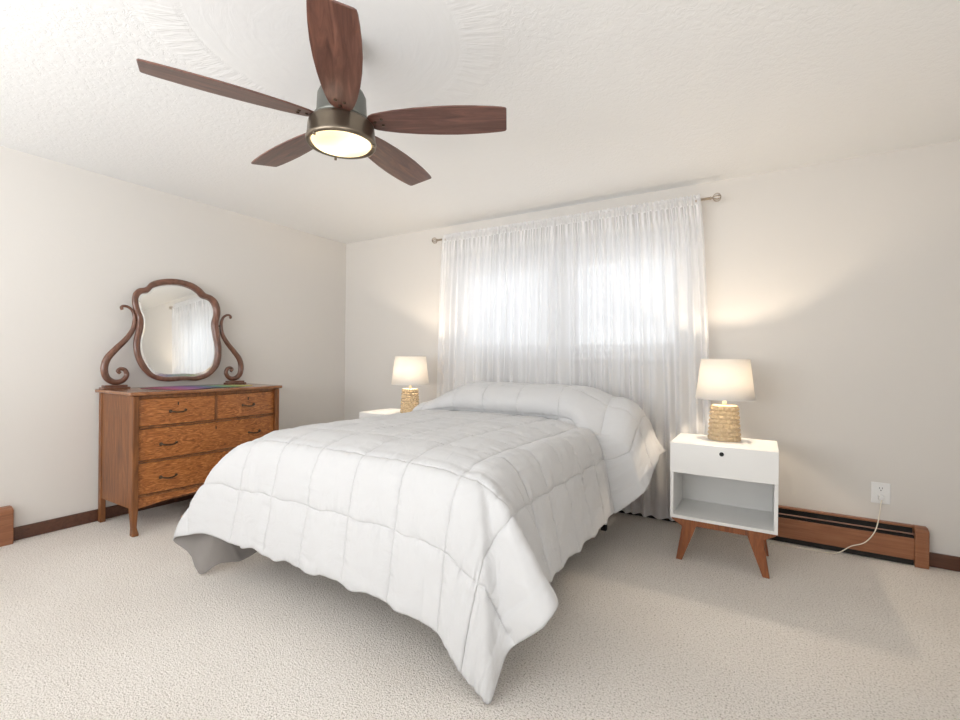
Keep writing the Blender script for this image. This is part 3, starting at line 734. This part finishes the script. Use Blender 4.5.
for i in range(NO):
    a, b = rings[i], rings[(i+1) % NO]
    for k in range(K): bm.faces.new((a[k], a[(k+1) % K], b[(k+1) % K], b[k]))
mf = loc(obj('mirror_frame', bm, M_mahog, dr, True))
cen = np.mean(si_, axis=0)
inner = cen+(si_-cen)*.95
bm = bmesh.new(); prism(bm, [tuple(p) for p in inner], 'x', MX-.006, MX+.003); g = obj('mirror_glass', bm, M_mirror, mf)
bm = bmesh.new(); a = [bm.verts.new((MX+.003, *p)) for p in inner]; b = [bm.verts.new((MX-.001, *p)) for p in (cen+(si_-cen)*1.01)]
for i in range(NO): bm.faces.new((a[i], a[(i+1) % NO], b[(i+1) % NO], b[i]))
mb = obj('mirror_bevel', bm, M_bevel, mf)
for o in (mf, g, mb):                      # the mirror leans back a little on its pins
    for v in o.data.vertices: v.co.x -= (v.co.z-1.37)*.055
SL = [(1.497, 1.492), (1.491, 1.507), (1.506, 1.519), (1.533, 1.514), (1.560, 1.488), (1.573, 1.433), (1.562, 1.354), (1.518, 1.278), (1.462, 1.212), (1.412, 1.145), (1.394, 1.075), (1.408, 1.010), (1.451, 0.978), (1.500, 0.985), (1.527, 1.024), (1.516, 1.062), (1.489, 1.070), (1.473, 1.055), (1.488, 1.040)]
SLW = [.010, .010, .0095, .0095, .010, .0125, .016, .019, .021, .023, .023, .022, .020, .018, .016, .0145, .013, .012, .012]
def scroll(pts, wd, x):
    c = spline([(x, y, z) for y, z in pts], 110); w = spline([(a, 0) for a in wd], 110)[:, 0]
    bm = bmesh.new(); tube(bm, [tuple(p) for p in c], list(w), 12, flat=((1, 0, 0), list(np.minimum(w*.9, .017))))
    return bm
def mirror_y(P): return [(2*1.888-y, z) for y, z in P]
for pts, yc in ((SL, 1.452), (mirror_y(SL), 2*1.888-1.452)):
    s = loc(obj('mirror_support', scroll(pts, SLW, -3.895), M_mahog, dr, True))
    obj('foot_block', nb((-3.925, -3.855, yc-.080, yc+.085, .930, .944), (-3.922, -3.860, yc-.066, yc+.070, .944, .958)), M_mahog, s, bevel=.004, seg=3)
for y, yy in ((1.572, 1.600), (2*1.888-1.600, 2*1.888-1.572)):
    bm = bmesh.new(); tube(bm, [(-3.892, y-.004, 1.42), (-3.892, yy+.004, 1.42)], .007, 12); loc(obj('pivot_pin', bm, M_brassdk, dr, True))

# runner on the dresser
bm = bmesh.new()
poly = [(-3.83, 1.585), (-3.455, 1.66), (-3.425, 1.78), (-3.50, 1.93), (-3.52, 2.17), (-3.60, 2.30), (-3.76, 2.22), (-3.80, 2.02)]
ring = spline(poly, 40, True)
cc = ring.mean(axis=0); prev = None
layers = [[bm.verts.new((*(cc+(p-cc)*f), .9315+.0018+.0022*math.sin(9*p[1]*f+4)*math.sin(f*7)*(1-.0*f)+.0004)) for p in ring] for f in np.linspace(1, .15, 8)]
for a, b in zip(layers, layers[1:]):
    for i in range(40): bm.faces.new((a[i], a[(i+1) % 40], b[(i+1) % 40], b[i]))
bm.faces.new(layers[-1])
o = obj('table_runner', bm, M_runner, None, True); o.modifiers.new('t', 'SOLIDIFY').thickness = .0012
tag(o, 'thin multicoloured cloth lying on top of the oak dresser', 'cloth')
